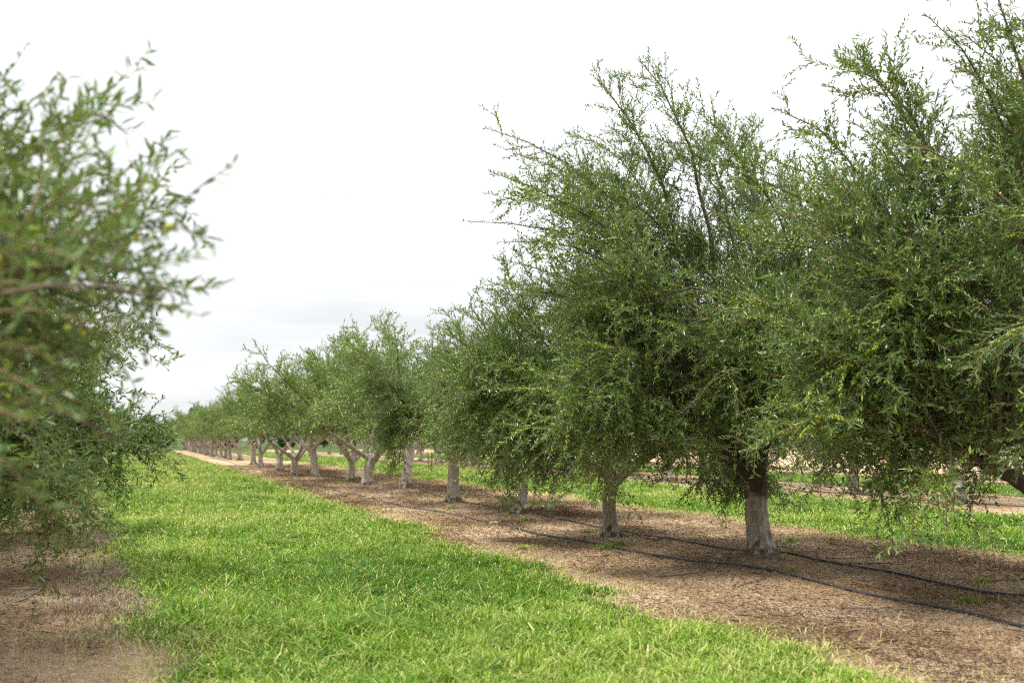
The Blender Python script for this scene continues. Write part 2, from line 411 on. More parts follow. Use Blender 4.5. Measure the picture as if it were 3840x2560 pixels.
tag(link('dry_grass', make_mesh('dry_grass', V, F, [M['grass']], tv)), 'sparse bleached dry grass along the edges of the bare soil', 'dry grass', kind='stuff')

# taller tan tussocks of dead grass between the left soil and the grass
rng = np.random.default_rng(44)
x = rng.normal(-.15, .30, 26000) + .12; y = rng.uniform(5, 17, 26000)
pt = wave(x, y, 45, 2.0, 4); k = (pt + rng.normal(size=len(x)) * .2 > .12) & (mask_turf(x, y) < .30); x, y = x[k] - np.maximum(y[k] - 8, 0) * .052, y[k]; n = len(x)
V, Q, T, tv, _ = blades(rng, x, y, rng.uniform(.05, .13, n), rng.uniform(.004, .009, n), rng.uniform(.42, .78, n), np.clip(rng.gamma(3, .3, n), .2, 1.6))
tag(link('dry_grass', make_mesh('dry_tussocks', V, [Q, T], [M['litter']], tv)), 'tan dead grass tussocks between the left bare soil and the green strip', 'dry grass', kind='stuff')

# dead leaves and straw lying on the soil
def litter_patch(seed, n, x0, x1, y0, y1, p):
    rng = np.random.default_rng(seed)
    x, y = sample(rng, n, x0, x1, y0, y1, p)
    mk = mask_turf(x, y); pt = wave(x * 1.0, y * .5, 41, 1.3, 4)
    k = (mk + rng.normal(size=n) * .2 < .05) & in_view(x, y) & (rng.random(n) < .62 + .4 * pt); x, y, pt = x[k], y[k], pt[k]; n = len(x)
    dist = np.hypot(x, y)
    pos = np.stack([x, y, ground_h(x, y) + rng.uniform(.002, .018, n)], 1)
    a = norm(np.stack([rng.normal(size=n), rng.normal(size=n), rng.normal(size=n) * .22], 1))
    sc = np.clip(.45 + dist * .035, .65, 2.2)
    ln = rng.uniform(.025, .065, n) * sc; straw = rng.random(n) < .50
    wd = np.where(straw, .0034, .0085) * sc * rng.uniform(.7, 1.3, n); ln = np.where(straw, ln * 1.5, ln)
    stk = rng.random(n) < .012                                   # thin broken twigs among the leaves
    ln = np.where(stk, rng.uniform(.10, .30, n), ln); wd = np.where(stk, .006, wd); a = np.where(stk[:, None], norm(a * [1, 1, .25]), a)
    V, Q = leaves(rng, pos, a, ln, wd, up=1.2, droop=.1)
    tv = np.clip(.38 - .46 * pt + rng.normal(size=n) * .20, 0, .95); tv = np.where(straw, np.clip(tv + .25, 0, .97), tv)
    tv = np.where(stk, np.where(rng.random(n) < .6, .05, .85), tv)
    tv = np.where(rng.random(n) < .006, 1.0, tv)
    return V, [Q], np.repeat(tv, 6)
V, F, tv = litter_patch(6, 620000, 3.9, 11.2, 3.6, 60, 1.7)
tag(link('leaf_litter', make_mesh('leaf_litter', V, F, [M['litter']], tv)), 'brown dead leaves and straw covering the bare soil under the trees', 'leaf litter', kind='stuff')
V, F, tv = litter_patch(7, 150000, -3.2, .5, 3.6, 40, 1.6)
tag(link('leaf_litter', make_mesh('leaf_litter_beside', V, F, [M['litter']], tv)), 'brown dead leaves on the soil at the lower left', 'leaf litter', kind='stuff')

V, F, tv = litter_patch(8, 130000, 15.8, 23.0, 8, 70, 1.4)
tag(link('leaf_litter', make_mesh('leaf_litter_beyond', V, F, [M['litter']], tv)), 'brown dead leaves on the soil of the second tree row', 'leaf litter', kind='stuff')

# ------------------------------------------------------------------ olive trees
WIND = np.array([-0.935, 0.353, 0.0])          # the long shoots all lean this way
def tree_meshes(seed, H=5.4, Rc=2.5, fork=1.0, tr=.14, lean=(0, 0), limbs=None, n2=24, n3=13, n4=5, leaf=(.054, .0145), gap=.0165,
                wind=.30, skirt=1.0, shoots=10, shoot_len=1.9, fruit=6000, fruit_r=.0102, sides=5, low=.62, avoid=None, extra=(), hang=5, bark='trunk', up=.24, tips=(), tone=.33):
    rng = np.random.default_rng(seed)
    top = np.array([lean[0], lean[1], fork])
    if limbs is None:
        nl = rng.integers(3, 5); a0 = rng.uniform(0, 6.28)
        limbs = [(a0 + 6.28 * i / nl + rng.normal() * .25, R(rng.uniform(36, 58)), rng.uniform(.60, .78) * Rc) for i in range(nl)]
    nl = len(limbs)
    # trunk and main limbs, merged into one skin
    k = 9; u = np.linspace(0, 1, k)
    bend = rng.normal(size=2) * .05
    tp = np.stack([top[0] * u + bend[0] * np.sin(u * 3.1), top[1] * u + bend[1] * np.sin(u * 3.1), -.18 + (fork + .18) * u], 1)
    trd = tr * (1.0 + .70 * np.exp(-(tp[:, 2] + .05).clip(-.1) / .10) - .10 * u) ; trd[-1] *= .95
    Vs, Qs, Cs = [], [], []
    off = 0
    def add(V, Q, C):
        nonlocal off
        Vs.append(V); Qs.append(Q + off); Cs.append(C + off); off += len(V)
    V, Q, C = tubes(tp[None], trd[None], 16)
    ang = np.arctan2(V[:, 1], V[:, 0]); zz = V[:, 2]
    flare = 1 + .27 * np.exp(-np.clip(zz, -.1, 9) / .16)[:, None] * np.sin(ang * 4 + seed)[:, None]
    cen = np.repeat(tp, 16, 0); V = cen + (V - cen) * flare
    add(V, Q, C)
    ld = np.array([[math.cos(a) * math.cos(e), math.sin(a) * math.cos(e), math.sin(e)] for a, e, l in limbs])
    LL = np.array([l for a, e, l in limbs])
    L1 = grow(rng, np.repeat(top[None] - [[0, 0, .16]], nl, 0) + ld * [[.03, .03, 0]], ld, LL, 9, .10, np.zeros((nl, 3)) + [0, 0, .02] + WIND * wind * .08)
    r1 = np.linspace(1, 0, 10)[None] ** .85 * (tr * .52) * rng.uniform(.82, 1.05, nl)[:, None] + .018
    C1 = tubes(L1, r1, 10); add(*C1)
    # burrs and pruning stubs
    nb = 5
    for b in range(nb):
        zz = rng.uniform(.05, fork * .95); az = rng.uniform(0, 6.28); rr = tr * rng.uniform(.25, .42)
        c = np.array([np.interp(zz, tp[:, 2], tp[:, 0]), np.interp(zz, tp[:, 2], tp[:, 1]), zz]) + np.array([math.cos(az), math.sin(az), .1]) * tr * .85
        Vs.append(c + ICO_V * rr); Qs.append(np.zeros((0, 4), int)); Cs.append(np.zeros((0, 16), int))
        Qs.append(ICO_F + off); off += 12
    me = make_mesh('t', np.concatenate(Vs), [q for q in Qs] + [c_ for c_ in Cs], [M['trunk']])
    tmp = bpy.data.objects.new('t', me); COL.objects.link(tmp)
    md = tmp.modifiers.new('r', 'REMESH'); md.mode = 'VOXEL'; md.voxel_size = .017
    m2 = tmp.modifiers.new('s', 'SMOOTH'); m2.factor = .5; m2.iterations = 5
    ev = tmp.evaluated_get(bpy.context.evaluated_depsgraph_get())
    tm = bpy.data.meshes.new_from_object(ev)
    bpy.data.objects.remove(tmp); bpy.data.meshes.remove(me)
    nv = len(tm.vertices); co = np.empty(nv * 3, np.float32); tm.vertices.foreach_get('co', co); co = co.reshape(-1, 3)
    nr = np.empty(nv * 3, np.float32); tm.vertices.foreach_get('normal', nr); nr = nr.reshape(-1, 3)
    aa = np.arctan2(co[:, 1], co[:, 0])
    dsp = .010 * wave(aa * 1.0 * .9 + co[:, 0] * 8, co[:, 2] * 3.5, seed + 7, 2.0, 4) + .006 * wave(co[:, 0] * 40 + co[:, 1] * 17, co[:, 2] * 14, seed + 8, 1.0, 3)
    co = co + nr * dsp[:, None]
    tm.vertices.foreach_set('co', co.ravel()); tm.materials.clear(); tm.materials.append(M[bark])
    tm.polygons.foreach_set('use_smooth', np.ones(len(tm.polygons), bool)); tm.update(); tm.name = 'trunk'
    # second order branches
    li = np.repeat(np.arange(nl), n2)
    tt = rng.uniform(.22, 1.0, len(li)); tt[::n2] = 1.0; tt[1::n2] = .97
    S2, T2 = along(L1, li, tt)
    az = np.arctan2(S2[:, 1] - top[1], S2[:, 0] - top[0]) + rng.normal(size=len(li)) * .85
    typ = rng.random(len(li)) < up                              # True: upright, False: arching outwards and down
    inner = rng.random(len(li)) < .30                            # short twiggy growth filling the middle of the crown
    az = np.where(inner, rng.uniform(0, 6.28, len(li)), az)
    el = np.where(typ, rng.uniform(R(40), R(80), len(li)), rng.uniform(R(4), R(62), len(li)))
    d2 = np.stack([np.cos(az) * np.cos(el), np.sin(az) * np.cos(el), np.sin(el)], 1) + T2 * .25 + WIND * wind
    l2 = np.where(typ, rng.uniform(.35, .66, len(li)) * (H - fork) * .66, rng.uniform(.42, .88, len(li)) * Rc * .78)
    l2 = np.where(inner, rng.uniform(.5, .9, len(li)), l2)
    g2 = np.where(typ[:, None], np.array([0, 0, -.03]) + WIND * wind * .25, np.array([0, 0, -.42 * skirt]) + WIND * wind * .12)
    # long straight water shoots out of the crown top
    if shoots:
        ls = rng.integers(0, nl, shoots); ts = rng.uniform(.45, 1, shoots)
        Ss, Ts = along(L1, ls, ts)
        azs = rng.uniform(0, 6.28, shoots); els = rng.uniform(R(55), R(82), shoots)
        ds = np.stack([np.cos(azs) * np.cos(els), np.sin(azs) * np.cos(els), np.sin(els)], 1) + WIND * wind * 1.1
        lsn = shoot_len * rng.uniform(.7, 1.25, shoots) * (H / 5.4)
        S2 = np.concatenate([S2, Ss]); d2 = np.concatenate([d2, ds]); l2 = np.concatenate([l2, lsn]); typ = np.concatenate([typ, np.ones(shoots, bool)])
        g2 = np.concatenate([g2, np.zeros((shoots, 3)) + WIND * wind * .2]); li = np.concatenate([li, ls])
    for (lx, lt, dv, ln_, gr) in extra:                          # individually placed boughs
        s_, _t = along(L1, np.array([lx]), np.array([lt]))
        S2 = np.concatenate([S2, s_]); d2 = np.concatenate([d2, norm(np.array([dv], float))]); l2 = np.append(l2, ln_); typ = np.append(typ, gr > -.2)
        g2 = np.concatenate([g2, [[0, 0, gr]]]); li = np.append(li, lx)
    lowb = np.full(len(l2), low)
    if hang:                                                     # sprays hanging well below the crown
        lh = rng.integers(0, nl, hang); Sh, Th = along(L1, lh, rng.uniform(.55, 1, hang))
        ah = np.arctan2(Sh[:, 1] - top[1], Sh[:, 0] - top[0]) + rng.normal(size=hang) * .7
        dh = np.stack([np.cos(ah), np.sin(ah), rng.uniform(-.1, .35, hang)], 1)
        S2 = np.concatenate([S2, Sh]); d2 = np.concatenate([d2, dh]); l2 = np.concatenate([l2, rng.uniform(1.5, 2.3, hang)])
        typ = np.concatenate([typ, np.zeros(hang, bool)]); g2 = np.concatenate([g2, np.tile([[0, 0, -.85]], (hang, 1))]); li = np.concatenate([li, lh])
        lowb = np.concatenate([lowb, rng.uniform(.3, .7, hang) * low])
    P2 = grow(rng, S2, d2, l2, 9, .085, g2)
    if len(lowb) < len(l2): lowb = np.concatenate([lowb, np.full(len(l2) - len(lowb), low)])
    if len(tips):                                                # long boughs that carry the outline of the crown: (across, height, depth, arch)
        tp_ = np.array(tips, float); nt = len(tp_)
        tgt = tp_[:, :1] * np.array([.936, -.353, 0]) + tp_[:, 2:3] * np.array([.353, .936, 0]) + tp_[:, 1:2] * np.array([0, 0, 1.0])
        cand = L1[:, 4:].reshape(-1, 3); ci_ = np.repeat(np.arange(nl), L1.shape[1] - 4)
        cost = np.linalg.norm(tgt[:, None, :2] * .38 + np.array([.25, -.1]) - cand[None, :, :2], axis=-1) + rng.uniform(0, .5, (nt, len(cand)))
        best = np.argmin(cost, 1); p0 = cand[best]
        hd_ = np.linalg.norm(tgt[:, :2] - p0[:, :2], axis=1, keepdims=True)
        p1 = p0 + (tgt - p0) * np.array([.42, .42, .55]) + np.array([0, 0, 1.0]) * tp_[:, 3:4] * (hd_ + .3) + rng.normal(size=p0.shape) * .14 - WIND * .22
        u_ = np.linspace(0, 1, 10)[None, :, None]
        B = p0[:, None] * (1 - u_) ** 2 + 2 * u_ * (1 - u_) * p1[:, None] + tgt[:, None] * u_ ** 2
        B[:, 1:] += np.cumsum(rng.normal(size=(nt, 9, 3)) * .034, 1)
        B = B + (WIND * .50 + np.array([0, 0, -.22])) * (np.maximum(u_ - .45, 0) ** 2 / .30) * np.where(tp_[:, 3] < .3, 1, 0)[:, None, None]   # tips bent over by the wind
        P2 = np.concatenate([P2, B]); l2 = np.concatenate([l2, np.linalg.norm(np.diff(B, axis=1), axis=-1).sum(1)])
        typ = np.concatenate([typ, tp_[:, 3] < .3]); li = np.concatenate([li, ci_[best]]); lowb = np.concatenate([lowb, np.full(nt, low)])
        r2 = np.linspace(1, 0, 10)[None] ** .9 * (.006 + .0058 * l2)[:, None] + .0030
    okp = P2[:, :, 2] > lowb[:, None] + .22                       # boughs end where they were cut back or browsed
    if avoid is not None: okp &= avoid(P2.reshape(-1, 3) + [.04, 0, .0]).reshape(okp.shape)
    okp[:, :2] = True
    frac = np.where(okp.all(1), 1.0, np.argmin(okp, 1) / 9.0 - .06)
    uu = np.linspace(0, .99999, 10)[None] * frac[:, None] * 9; i0 = uu.astype(int); rows_ = np.arange(len(P2))[:, None]
    P2 = P2[rows_, i0] + (P2[rows_, i0 + 1] - P2[rows_, i0]) * (uu - i0)[..., None]
    l2 = l2 * frac
    r2 = np.linspace(1, 0, 10)[None] ** .9 * (.006 + .0058 * l2)[:, None] + .0030
    # third order
    N2 = len(P2); c3 = np.maximum((n3 * l2 / 1.3 * np.where(typ, 1.05, 1.0)).astype(int), 4)
    p3 = np.repeat(np.arange(N2), c3); t3 = rng.uniform(.10, 1.0, len(p3)) ** .85
    knots = rng.uniform(.15, 1.0, (N2, 5))                       # side growth bunches irregularly along each bough
    t3 = np.clip(.45 * t3 + .55 * knots[p3, rng.integers(0, 5, len(p3))], .08, 1)
    S3, T3 = along(P2, p3, t3)
    up3 = typ[p3]
    d3 = fan(rng, T3, rng.uniform(R(28), R(75), len(p3))) + np.where(up3[:, None], WIND * wind * .35, WIND * wind * .30) + np.array([0, 0, .12])
    l3 = rng.uniform(.35, .90, len(p3)) * np.where(up3, .98 * (1.10 - .48 * t3), 1.0)
    g3 = np.where(up3[:, None], np.array([0, 0, .04]), np.array([0, 0, -.22 * skirt]) * rng.uniform(0, 1.7, (len(p3), 1)))
    P3 = grow(rng, S3, d3, l3, 5, .10, g3)
    keep = (P3[:, :, 2].min(1) > lowb[p3])
    if avoid is not None: keep &= avoid(P3.reshape(-1, 3)).reshape(len(P3), -1).all(1)
    P3 = P3[keep]; p3 = p3[keep]; up3 = up3[keep]; l3 = l3[keep]
    # fourth order twigs
    c4 = np.maximum(rng.poisson(n4 * l3 / .6), 1)
    p4 = np.repeat(np.arange(len(P3)), c4); t4 = rng.uniform(.12, .98, len(p4))
    S4, T4 = along(P3, p4, t4); up4 = up3[p4]
    d4 = fan(rng, T4, rng.uniform(R(28), R(68), len(p4))) + WIND * wind * .3
    l4 = rng.uniform(.12, .38, len(p4)) * np.where(up4, .8, 1.1)
    g4 = np.where(up4[:, None], np.array([0, 0, .06]), np.array([0, 0, -.10 * skirt]))
    P4 = grow(rng, S4, d4, l4, 3, .10, g4)
    keep = (P4[:, :, 2].min(1) > lowb[p3[p4]] - .08)
    if avoid is not None: keep &= avoid(P4.reshape(-1, 3)).reshape(len(P4), -1).all(1)
    P4 = P4[keep]; p4 = p4[keep]; l4 = l4[keep]; up4 = up4[keep]
    # wood split by main limb
    limb_of3 = li[p3]; limb_of4 = limb_of3[p4]
    branch_meshes = []
    for b in range(nl):
        a = P2[li == b]; ra = r2[li == b]
        c_ = P3[limb_of3 == b]; e_ = P4[limb_of4 == b]
        V1, Q1, K1 = tubes(a, ra, sides)
        V2, Q2, _ = tubes(c_, np.broadcast_to(np.linspace(.0052, .0020, 6), c_.shape[:2]), 3)
        V3, Q3, _ = tubes(e_, np.broadcast_to(np.linspace(.0024, .0012, 4), e_.shape[:2]), 3)
        Qa = np.concatenate([Q1, Q2 + len(V1), Q3 + len(V1) + len(V2)])
        mi = np.concatenate([np.zeros(len(Q1)), np.ones(len(Q2) + len(Q3))])
        branch_meshes.append(make_mesh('branch', np.concatenate([V1, V2, V3]), [Qa], [M['branch'], M['twig']], smooth=True, mat_idx=mi))
    # leaves, in pairs along the twigs
    def rows(Pn, ln, t0, g):
        c = np.maximum((ln * (1 - t0) / g).astype(int), 2)
        idx = np.repeat(np.arange(len(Pn)), c)
        j = np.arange(len(idx)) - np.repeat(np.cumsum(c) - c, c)
        return idx, t0 + (1 - t0) * (j + .5) / np.repeat(c, c)
    lp, la, lt_, lcl = [], [], [], []
    clump3 = rng.normal(size=len(P3)) * .13
    nz2 = len(P2)
    for Pn, ln, t0, who, g in ((P3, l3, .10, 3, gap), (P4, l4, .08, 4, gap), (P2[typ], l2[typ], .55, 2, gap * .9)):
        if not len(Pn): continue
        idx, tj = rows(Pn, ln, t0, g)
        s, T = along(Pn, idx, tj)
        lp.append(s); la.append(norm(fan(rng, T, rng.uniform(R(25), R(70), len(s))) + [0, 0, .22]))
        lt_.append(tj)
        lcl.append(clump3[idx] if who == 3 else clump3[p4[idx]] if who == 4 else np.zeros(len(s)))
    lp = np.concatenate(lp); la = np.concatenate(la); tj = np.concatenate(lt_); cl = np.concatenate(lcl)
    if avoid is not None:
        k_ = avoid(lp); lp, la, tj, cl = lp[k_], la[k_], tj[k_], cl[k_]
    la = norm(la + rng.normal(size=la.shape) * .12)
    n = len(lp)
    cl_s = np.exp(2.0 * np.clip(cl, -.15, .15))                  # some twigs carry small leaves, some large
    ln = leaf[0] * cl_s * rng.uniform(.60, 1.25, n); wd = leaf[1] * rng.uniform(.75, 1.25, n)
    V, Q = leaves(rng, lp, la, ln, wd, up=.75)
    tint = np.clip(tone + 1.0 * cl + .12 * tj ** 3 + rng.normal(size=n) * .22, 0, 1)
    cm = make_mesh('crown', V, [Q], [M['leaf']], np.repeat(tint, 6))
    # fruit hanging in loose rows on the twigs of one or two years
    fm = None
    if fruit:
        w = np.exp(rng.normal(size=len(P3)) * .5) * np.exp(2.2 * np.hypot(P3[:, 3, 0], P3[:, 3, 1]) / Rc) * np.where(up3, .3, 1); w /= w.sum()
        fi = rng.choice(len(P3), fruit, p=w)
        s, T = along(P3, fi, rng.uniform(.05, .75, fruit))
        s = s + norm(rng.normal(size=s.shape)) * .015 + [0, 0, -.012]
        if avoid is not None: s = s[avoid(s)]
        fr = fruit_r * rng.uniform(.75, 1.2, len(s))
        V = (s[:, None] + ICO_V[None] * (fr[:, None, None] * np.array([1, 1, 1.3]))).reshape(-1, 3)
        Fq = (np.arange(len(s)) * 12)[:, None, None] + ICO_F[None]
        fm = make_mesh('olive', V, [Fq.reshape(-1, 3)], [M['olive']], np.repeat(rng.random(len(s)), 12), smooth=True)
    print('TREE', seed, n, len(P3), len(P4), flush=True)
    return dict(trunk=tm, branches=branch_meshes, crown=cm, fruit=fm, n=n)
def olive_tree(ms, x, y, rz=0.0, sc=1.0, label='', group=None, name='olive_tree'):
    e = bpy.data.objects.new(name, None); COL.objects.link(e)
    e.empty_display_size = .3
    e.location = (x, y, gz(x, y) - .01); e.rotation_euler = (0, 0, rz); e.scale = (sc, sc, sc)
    tag(e, label, 'olive tree', group)
    link('trunk', ms['trunk'], e)
    for b in ms['branches']: link('branch', b, e)
    link('crown', ms['crown'], e)
    if ms['fruit']:
        f = link('olives', ms['fruit'], e); f['kind'] = 'stuff'
    return e
def copy_tree(src, x, y, rz, sc, label, group):
    r = src.copy(); COL.objects.link(r)
    r.location = (x, y, gz(x, y) - .01); r.rotation_euler = (0, 0, rz); r.scale = (sc, sc, sc)
    r['label'] = label; r['group'] = group
    for ch in list(src.children):
        c = ch.copy(); COL.objects.link(c); c.parent = r
    return r

G1 = 'olive trees of the right-hand row'
D = lambda deg: R(deg)
# near trees of the right-hand row, each its own shape
def crown_tips(seed, outline, n, x0, x1, h0, h1, dep, n_arch):
    r = np.random.default_rng(seed); t = []
    for (x, h) in outline:
        t.append((x, h, r.uniform(-.7, .7), .12))
        t.append((x + r.uniform(.15, .5), h - r.uniform(.25, .7), r.uniform(-1.2, 1.2), .15))
    for i in range(n):                                           # fill of the crown top
        t.append((r.uniform(x0, x1), r.uniform(h0, h1), r.uniform(-dep, dep), r.uniform(.1, .3)))
    for i in range(n_arch):                                      # boughs arching over and hanging outwards
        a = r.uniform(0, 6.28); q = r.uniform(.75, 1.0)
        t.append((math.cos(a) * q * (-x0 if math.cos(a) < 0 else x1), r.uniform(1.2, 3.0), math.sin(a) * q * dep * 1.15, r.uniform(.45, .75)))
    return t
tips0 = crown_tips(1, [(-2.27, 4.88), (-1.6, 5.25), (-1.15, 5.2), (-.77, 5.6), (-.45, 5.9), (-.2, 5.5), (.3, 5.2), (.9, 5.4), (-2.6, 4.1)], 26, -2.6, 2.2, 3.0, 4.3, 2.2, 22)
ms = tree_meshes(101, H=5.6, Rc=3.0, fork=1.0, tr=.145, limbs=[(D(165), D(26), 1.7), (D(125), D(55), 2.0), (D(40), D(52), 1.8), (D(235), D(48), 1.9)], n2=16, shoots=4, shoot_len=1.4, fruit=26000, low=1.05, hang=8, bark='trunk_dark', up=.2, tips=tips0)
olive_tree(ms, *RIGHT[0], label='nearest olive tree of the right row, cut off by the right edge of the photo', group=G1)
tips1 = crown_tips(2, [(-3.2, 4.35), (-3.15, 3.8), (-2.87, 4.95), (-2.9, 5.86), (-2.2, 5.3), (-1.7, 6.2), (-.9, 6.5), (-.35, 6.0), (.3, 5.6), (1.0, 5.3)], 26, -2.9, 2.0, 3.3, 4.9, 2.2, 22)
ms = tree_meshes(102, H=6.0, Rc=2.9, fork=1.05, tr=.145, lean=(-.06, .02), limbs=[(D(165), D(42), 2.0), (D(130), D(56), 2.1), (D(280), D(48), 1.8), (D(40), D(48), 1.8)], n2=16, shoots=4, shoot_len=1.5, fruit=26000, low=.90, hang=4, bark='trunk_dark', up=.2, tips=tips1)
olive_tree(ms, *RIGHT[1], label='olive tree with a thick pale trunk, hollow dark fork and long shoots leaning left', group=G1)
ms = tree_meshes(103, H=5.6, Rc=2.7, fork=1.0, tr=.120, shoots=10, shoot_len=1.6, fruit=15000, low=.50, skirt=1.15)
olive_tree(ms, *RIGHT[2], label='olive tree with a straight smooth pale trunk and low hanging crown, before the grass', group=G1)
ms = tree_meshes(104, H=5.2, Rc=2.6, fork=1.05, tr=.12, lean=(.05, 0), n2=22, shoots=8, shoot_len=1.5, fruit=8000, low=.90, hang=2, skirt=1.1, gap=.019, leaf=(.060, .0165))
olive_tree(ms, *RIGHT[3], label='olive tree whose slim trunk has a dark hole near a soil mound', group=G1)
ms = tree_meshes(105, H=5.9, Rc=2.6, fork=1.05, tr=.14, n2=26, shoots=8, shoot_len=1.5, fruit=7000, low=1.1, hang=2, gap=.023, leaf=(.072, .018), limbs=[(D(20), D(35), 1.6), (D(140), D(50), 1.6), (D(260), D(48), 1.5)])
olive_tree(ms, *RIGHT[4], label='olive tree with a round burr and spreading roots at the trunk base', group=G1)

# shared shapes for the trees farther down the rows
FAR = dict(tone=.44, n2=23, n3=11, n4=4, leaf=(.085, .024), gap=.031, fruit=4500, fruit_r=.015, sides=4, low=1.55, hang=0, shoots=10)
bent = tree_meshes(111, H=8.4, Rc=3.25, fork=1.15, tr=.145, lean=(.16, .05), limbs=[(D(165), D(38), 1.7), (D(20), D(42), 1.6), (D(100), D(55), 1.7), (D(250), D(45), 1.6)], shoot_len=1.5, **FAR)
forky = tree_meshes(112, H=8.8, Rc=3.25, fork=.85, tr=.15, lean=(.15, .05), limbs=[(D(175), D(40), 1.8), (D(10), D(62), 1.8), (D(80), D(50), 1.7), (D(290), D(45), 1.6)], shoot_len=1.6, **FAR)
slim = tree_meshes(113, H=8.0, Rc=3.25, fork=.80, tr=.12, lean=(.12, 0), limbs=[(D(150), D(50), 1.6), (D(-10), D(48), 1.7), (D(250), D(45), 1.6), (D(60), D(55), 1.6)], shoot_len=1.4, **FAR)
vase = tree_meshes(114, H=8.2, Rc=3.25, fork=.80, tr=.14, limbs=[(D(170), D(38), 1.8), (D(95), D(60), 1.7), (D(-5), D(42), 1.8), (D(270), D(44), 1.7)], shoot_len=1.4, **FAR)
protos = {}
spec = [(5, 'bent', bent, 0, 1.0, 'olive tree with a curved pale trunk on a low earth mound, arching to the left'),
        (6, 'forky', forky, 0, 1.05, 'olive tree with a stout pale trunk forking low into thick bare limbs'),
        (7, 'slim', slim, 0, .95, 'olive tree with a thin leaning trunk right behind the stout forked one'),
        (8, 'bent', None, 2.4, 1.0, 'straight-trunked olive tree at the left side of the wide trunk gap'),
        (9, 'vase', vase, .3, .95, 'olive tree with a dark-footed trunk and an upright fork, between two straighter trunks'),
        (10, 'vase', None, 2.0, 1.0, 'vase-shaped olive tree with three bare limbs over a dark mossy foot'),
        (11, 'slim', None, 1.3, 1.0, 'small olive tree with a leaning trunk, farther along the right row'),
        (12, 'bent', None, 4.0, 1.0, 'small olive tree with a darker trunk beside a leaning neighbour'),
        (13, 'forky', None, 2.7, 1.0, 'small olive tree whose flat fork spreads over a pale soil mound')]
for i, key, mesh, rz, s, lab in spec:
    s *= 1.12
    if mesh is not None: protos[key] = olive_tree(mesh, *RIGHT[i], rz, s, lab, G1)
    else: copy_tree(protos[key], *RIGHT[i], rz, s, lab, G1)
rng = np.random.default_rng(77)
keys = list(protos)
y = 81.0
while y < 165:
    copy_tree(protos[keys[rng.integers(4)]], 7.1 + rng.normal() * .25, y, rng.uniform(0, 6.28), rng.uniform(1.0, 1.2), 'distant olive tree merging into the far end of the right row', 'far olive trees of the right row')
    y += rng.uniform(4.2, 5.2)
# second row behind
for xr_, y0, y1, lab, grp in ((19.2, 14, 130, 'olive tree of the row behind, half hidden behind the near crowns', 'olive trees of the second row'),
                              (30.0, 24, 130, 'olive tree of the farthest row, glimpsed beneath the nearer crowns', 'olive trees of the third row')):
    y = y0
    while y < y1:
        copy_tree(protos[keys[rng.integers(4)]], xr_ + rng.normal() * .3, y, rng.uniform(0, 6.28), rng.uniform(.9, 1.08), lab, grp)
        y += rng.uniform(4.3, 5.4)

# left-hand row: its crowns lean into the picture close to the camera
G2 = 'olive trees of the left-hand row'
def clear_cam(loc):
    c = np.array([-loc[0], -loc[1], 1.5])
    def f(p):
        q = p - c
        wx, wy = p[..., 0] + loc[0], p[..., 1] + loc[1]
        edge = -.14 + .42 * np.clip((p[..., 2] - 1.45) / .60, 0, 1) + .11 * wave(wy * 3 + p[..., 2], p[..., 2] * 3, 51, 1.0, 3)     # cut back along the grass where machines pass
        return ((((q ** 2).sum(-1) > 2.25 ** 2) & (p[..., 2] < 2.66 + .35 * wave(wx * 3, wy * 3, 52, 1.0, 3) + .25 * (wy - 3))) | ((np.abs(wx + .12) < .10) & (np.abs(wy - 1.55) < .22))) & (wx < np.where(wy < 2.0, -.02, edge))
    return f
LW = dict(n2=30, n3=15, n4=6, gap=.018, sides=5)
LEFT = [(-2.75, 3.3), (-3.05, 7.6), (-2.95, 12.0), (-3.1, 16.4)]
tips_l = [(2.82, 2.17, 1.18, 0.2), (2.58, 2.71, 1.38, 0.12), (2.4, 2.66, 1.68, 0.12), (2.4, 2.78, 1.38, 0.1), (2.2, 2.79, 1.28, 0.1), (1.94, 2.98, 1.48, 0.1), (2.29, 2.54, 0.88, 0.1), (2.4, 2.4, 1.28, 0.12), (2.38, 2.25, 0.88, 0.15), (2.41, 2.16, 1.18, 0.2), (2.43, 2.0, 1.48, 0.25), (2.38, 1.88, 1.08, 0.3)]
ms = tree_meshes(121, H=5.4, Rc=3.6, fork=.95, tr=.15, wind=-.10, hang=0, low=1.32, leaf=(.050, .0130), tips=tips_l, tone=.28, fruit=600, shoots=6, limbs=[(D(0), D(34), 1.9), (D(40), D(44), 1.9), (D(-60), D(45), 1.6), (D(150), D(45), 1.8)], avoid=clear_cam(LEFT[0]), **dict(LW, n2=17, n3=10, n4=5, gap=.021))
olive_tree(ms, *LEFT[0], label='blurred olive tree nearest the camera at the left edge', group=G2)
ms = tree_meshes(122, H=5.2, Rc=3.0, fork=.95, tr=.15, wind=-.10, low=.98, hang=3, fruit=900, shoots=6, limbs=[(D(5), D(36), 2.0), (D(50), D(48), 1.9), (D(-50), D(44), 1.9), (D(170), D(45), 1.8)], **LW)
olive_tree(ms, *LEFT[1], label='blurred olive tree at left with a long twig reaching out over the sky', group=G2)
ms = tree_meshes(123, H=5.4, Rc=2.9, fork=.95, tr=.14, wind=-.10, low=.55, fruit=900, shoots=6, leaf=(.066, .017), limbs=[(D(0), D(36), 1.8), (D(60), D(45), 1.7), (D(-60), D(44), 1.7), (D(180), D(45), 1.7)])
l3 = olive_tree(ms, *LEFT[2], label='olive tree behind the blurred left ones, with low hanging twigs over the grass', group=G2)
copy_tree(l3, *LEFT[3], .5, 1.0, 'olive tree of the left row standing fourth from the camera', G2)
y = 21.0
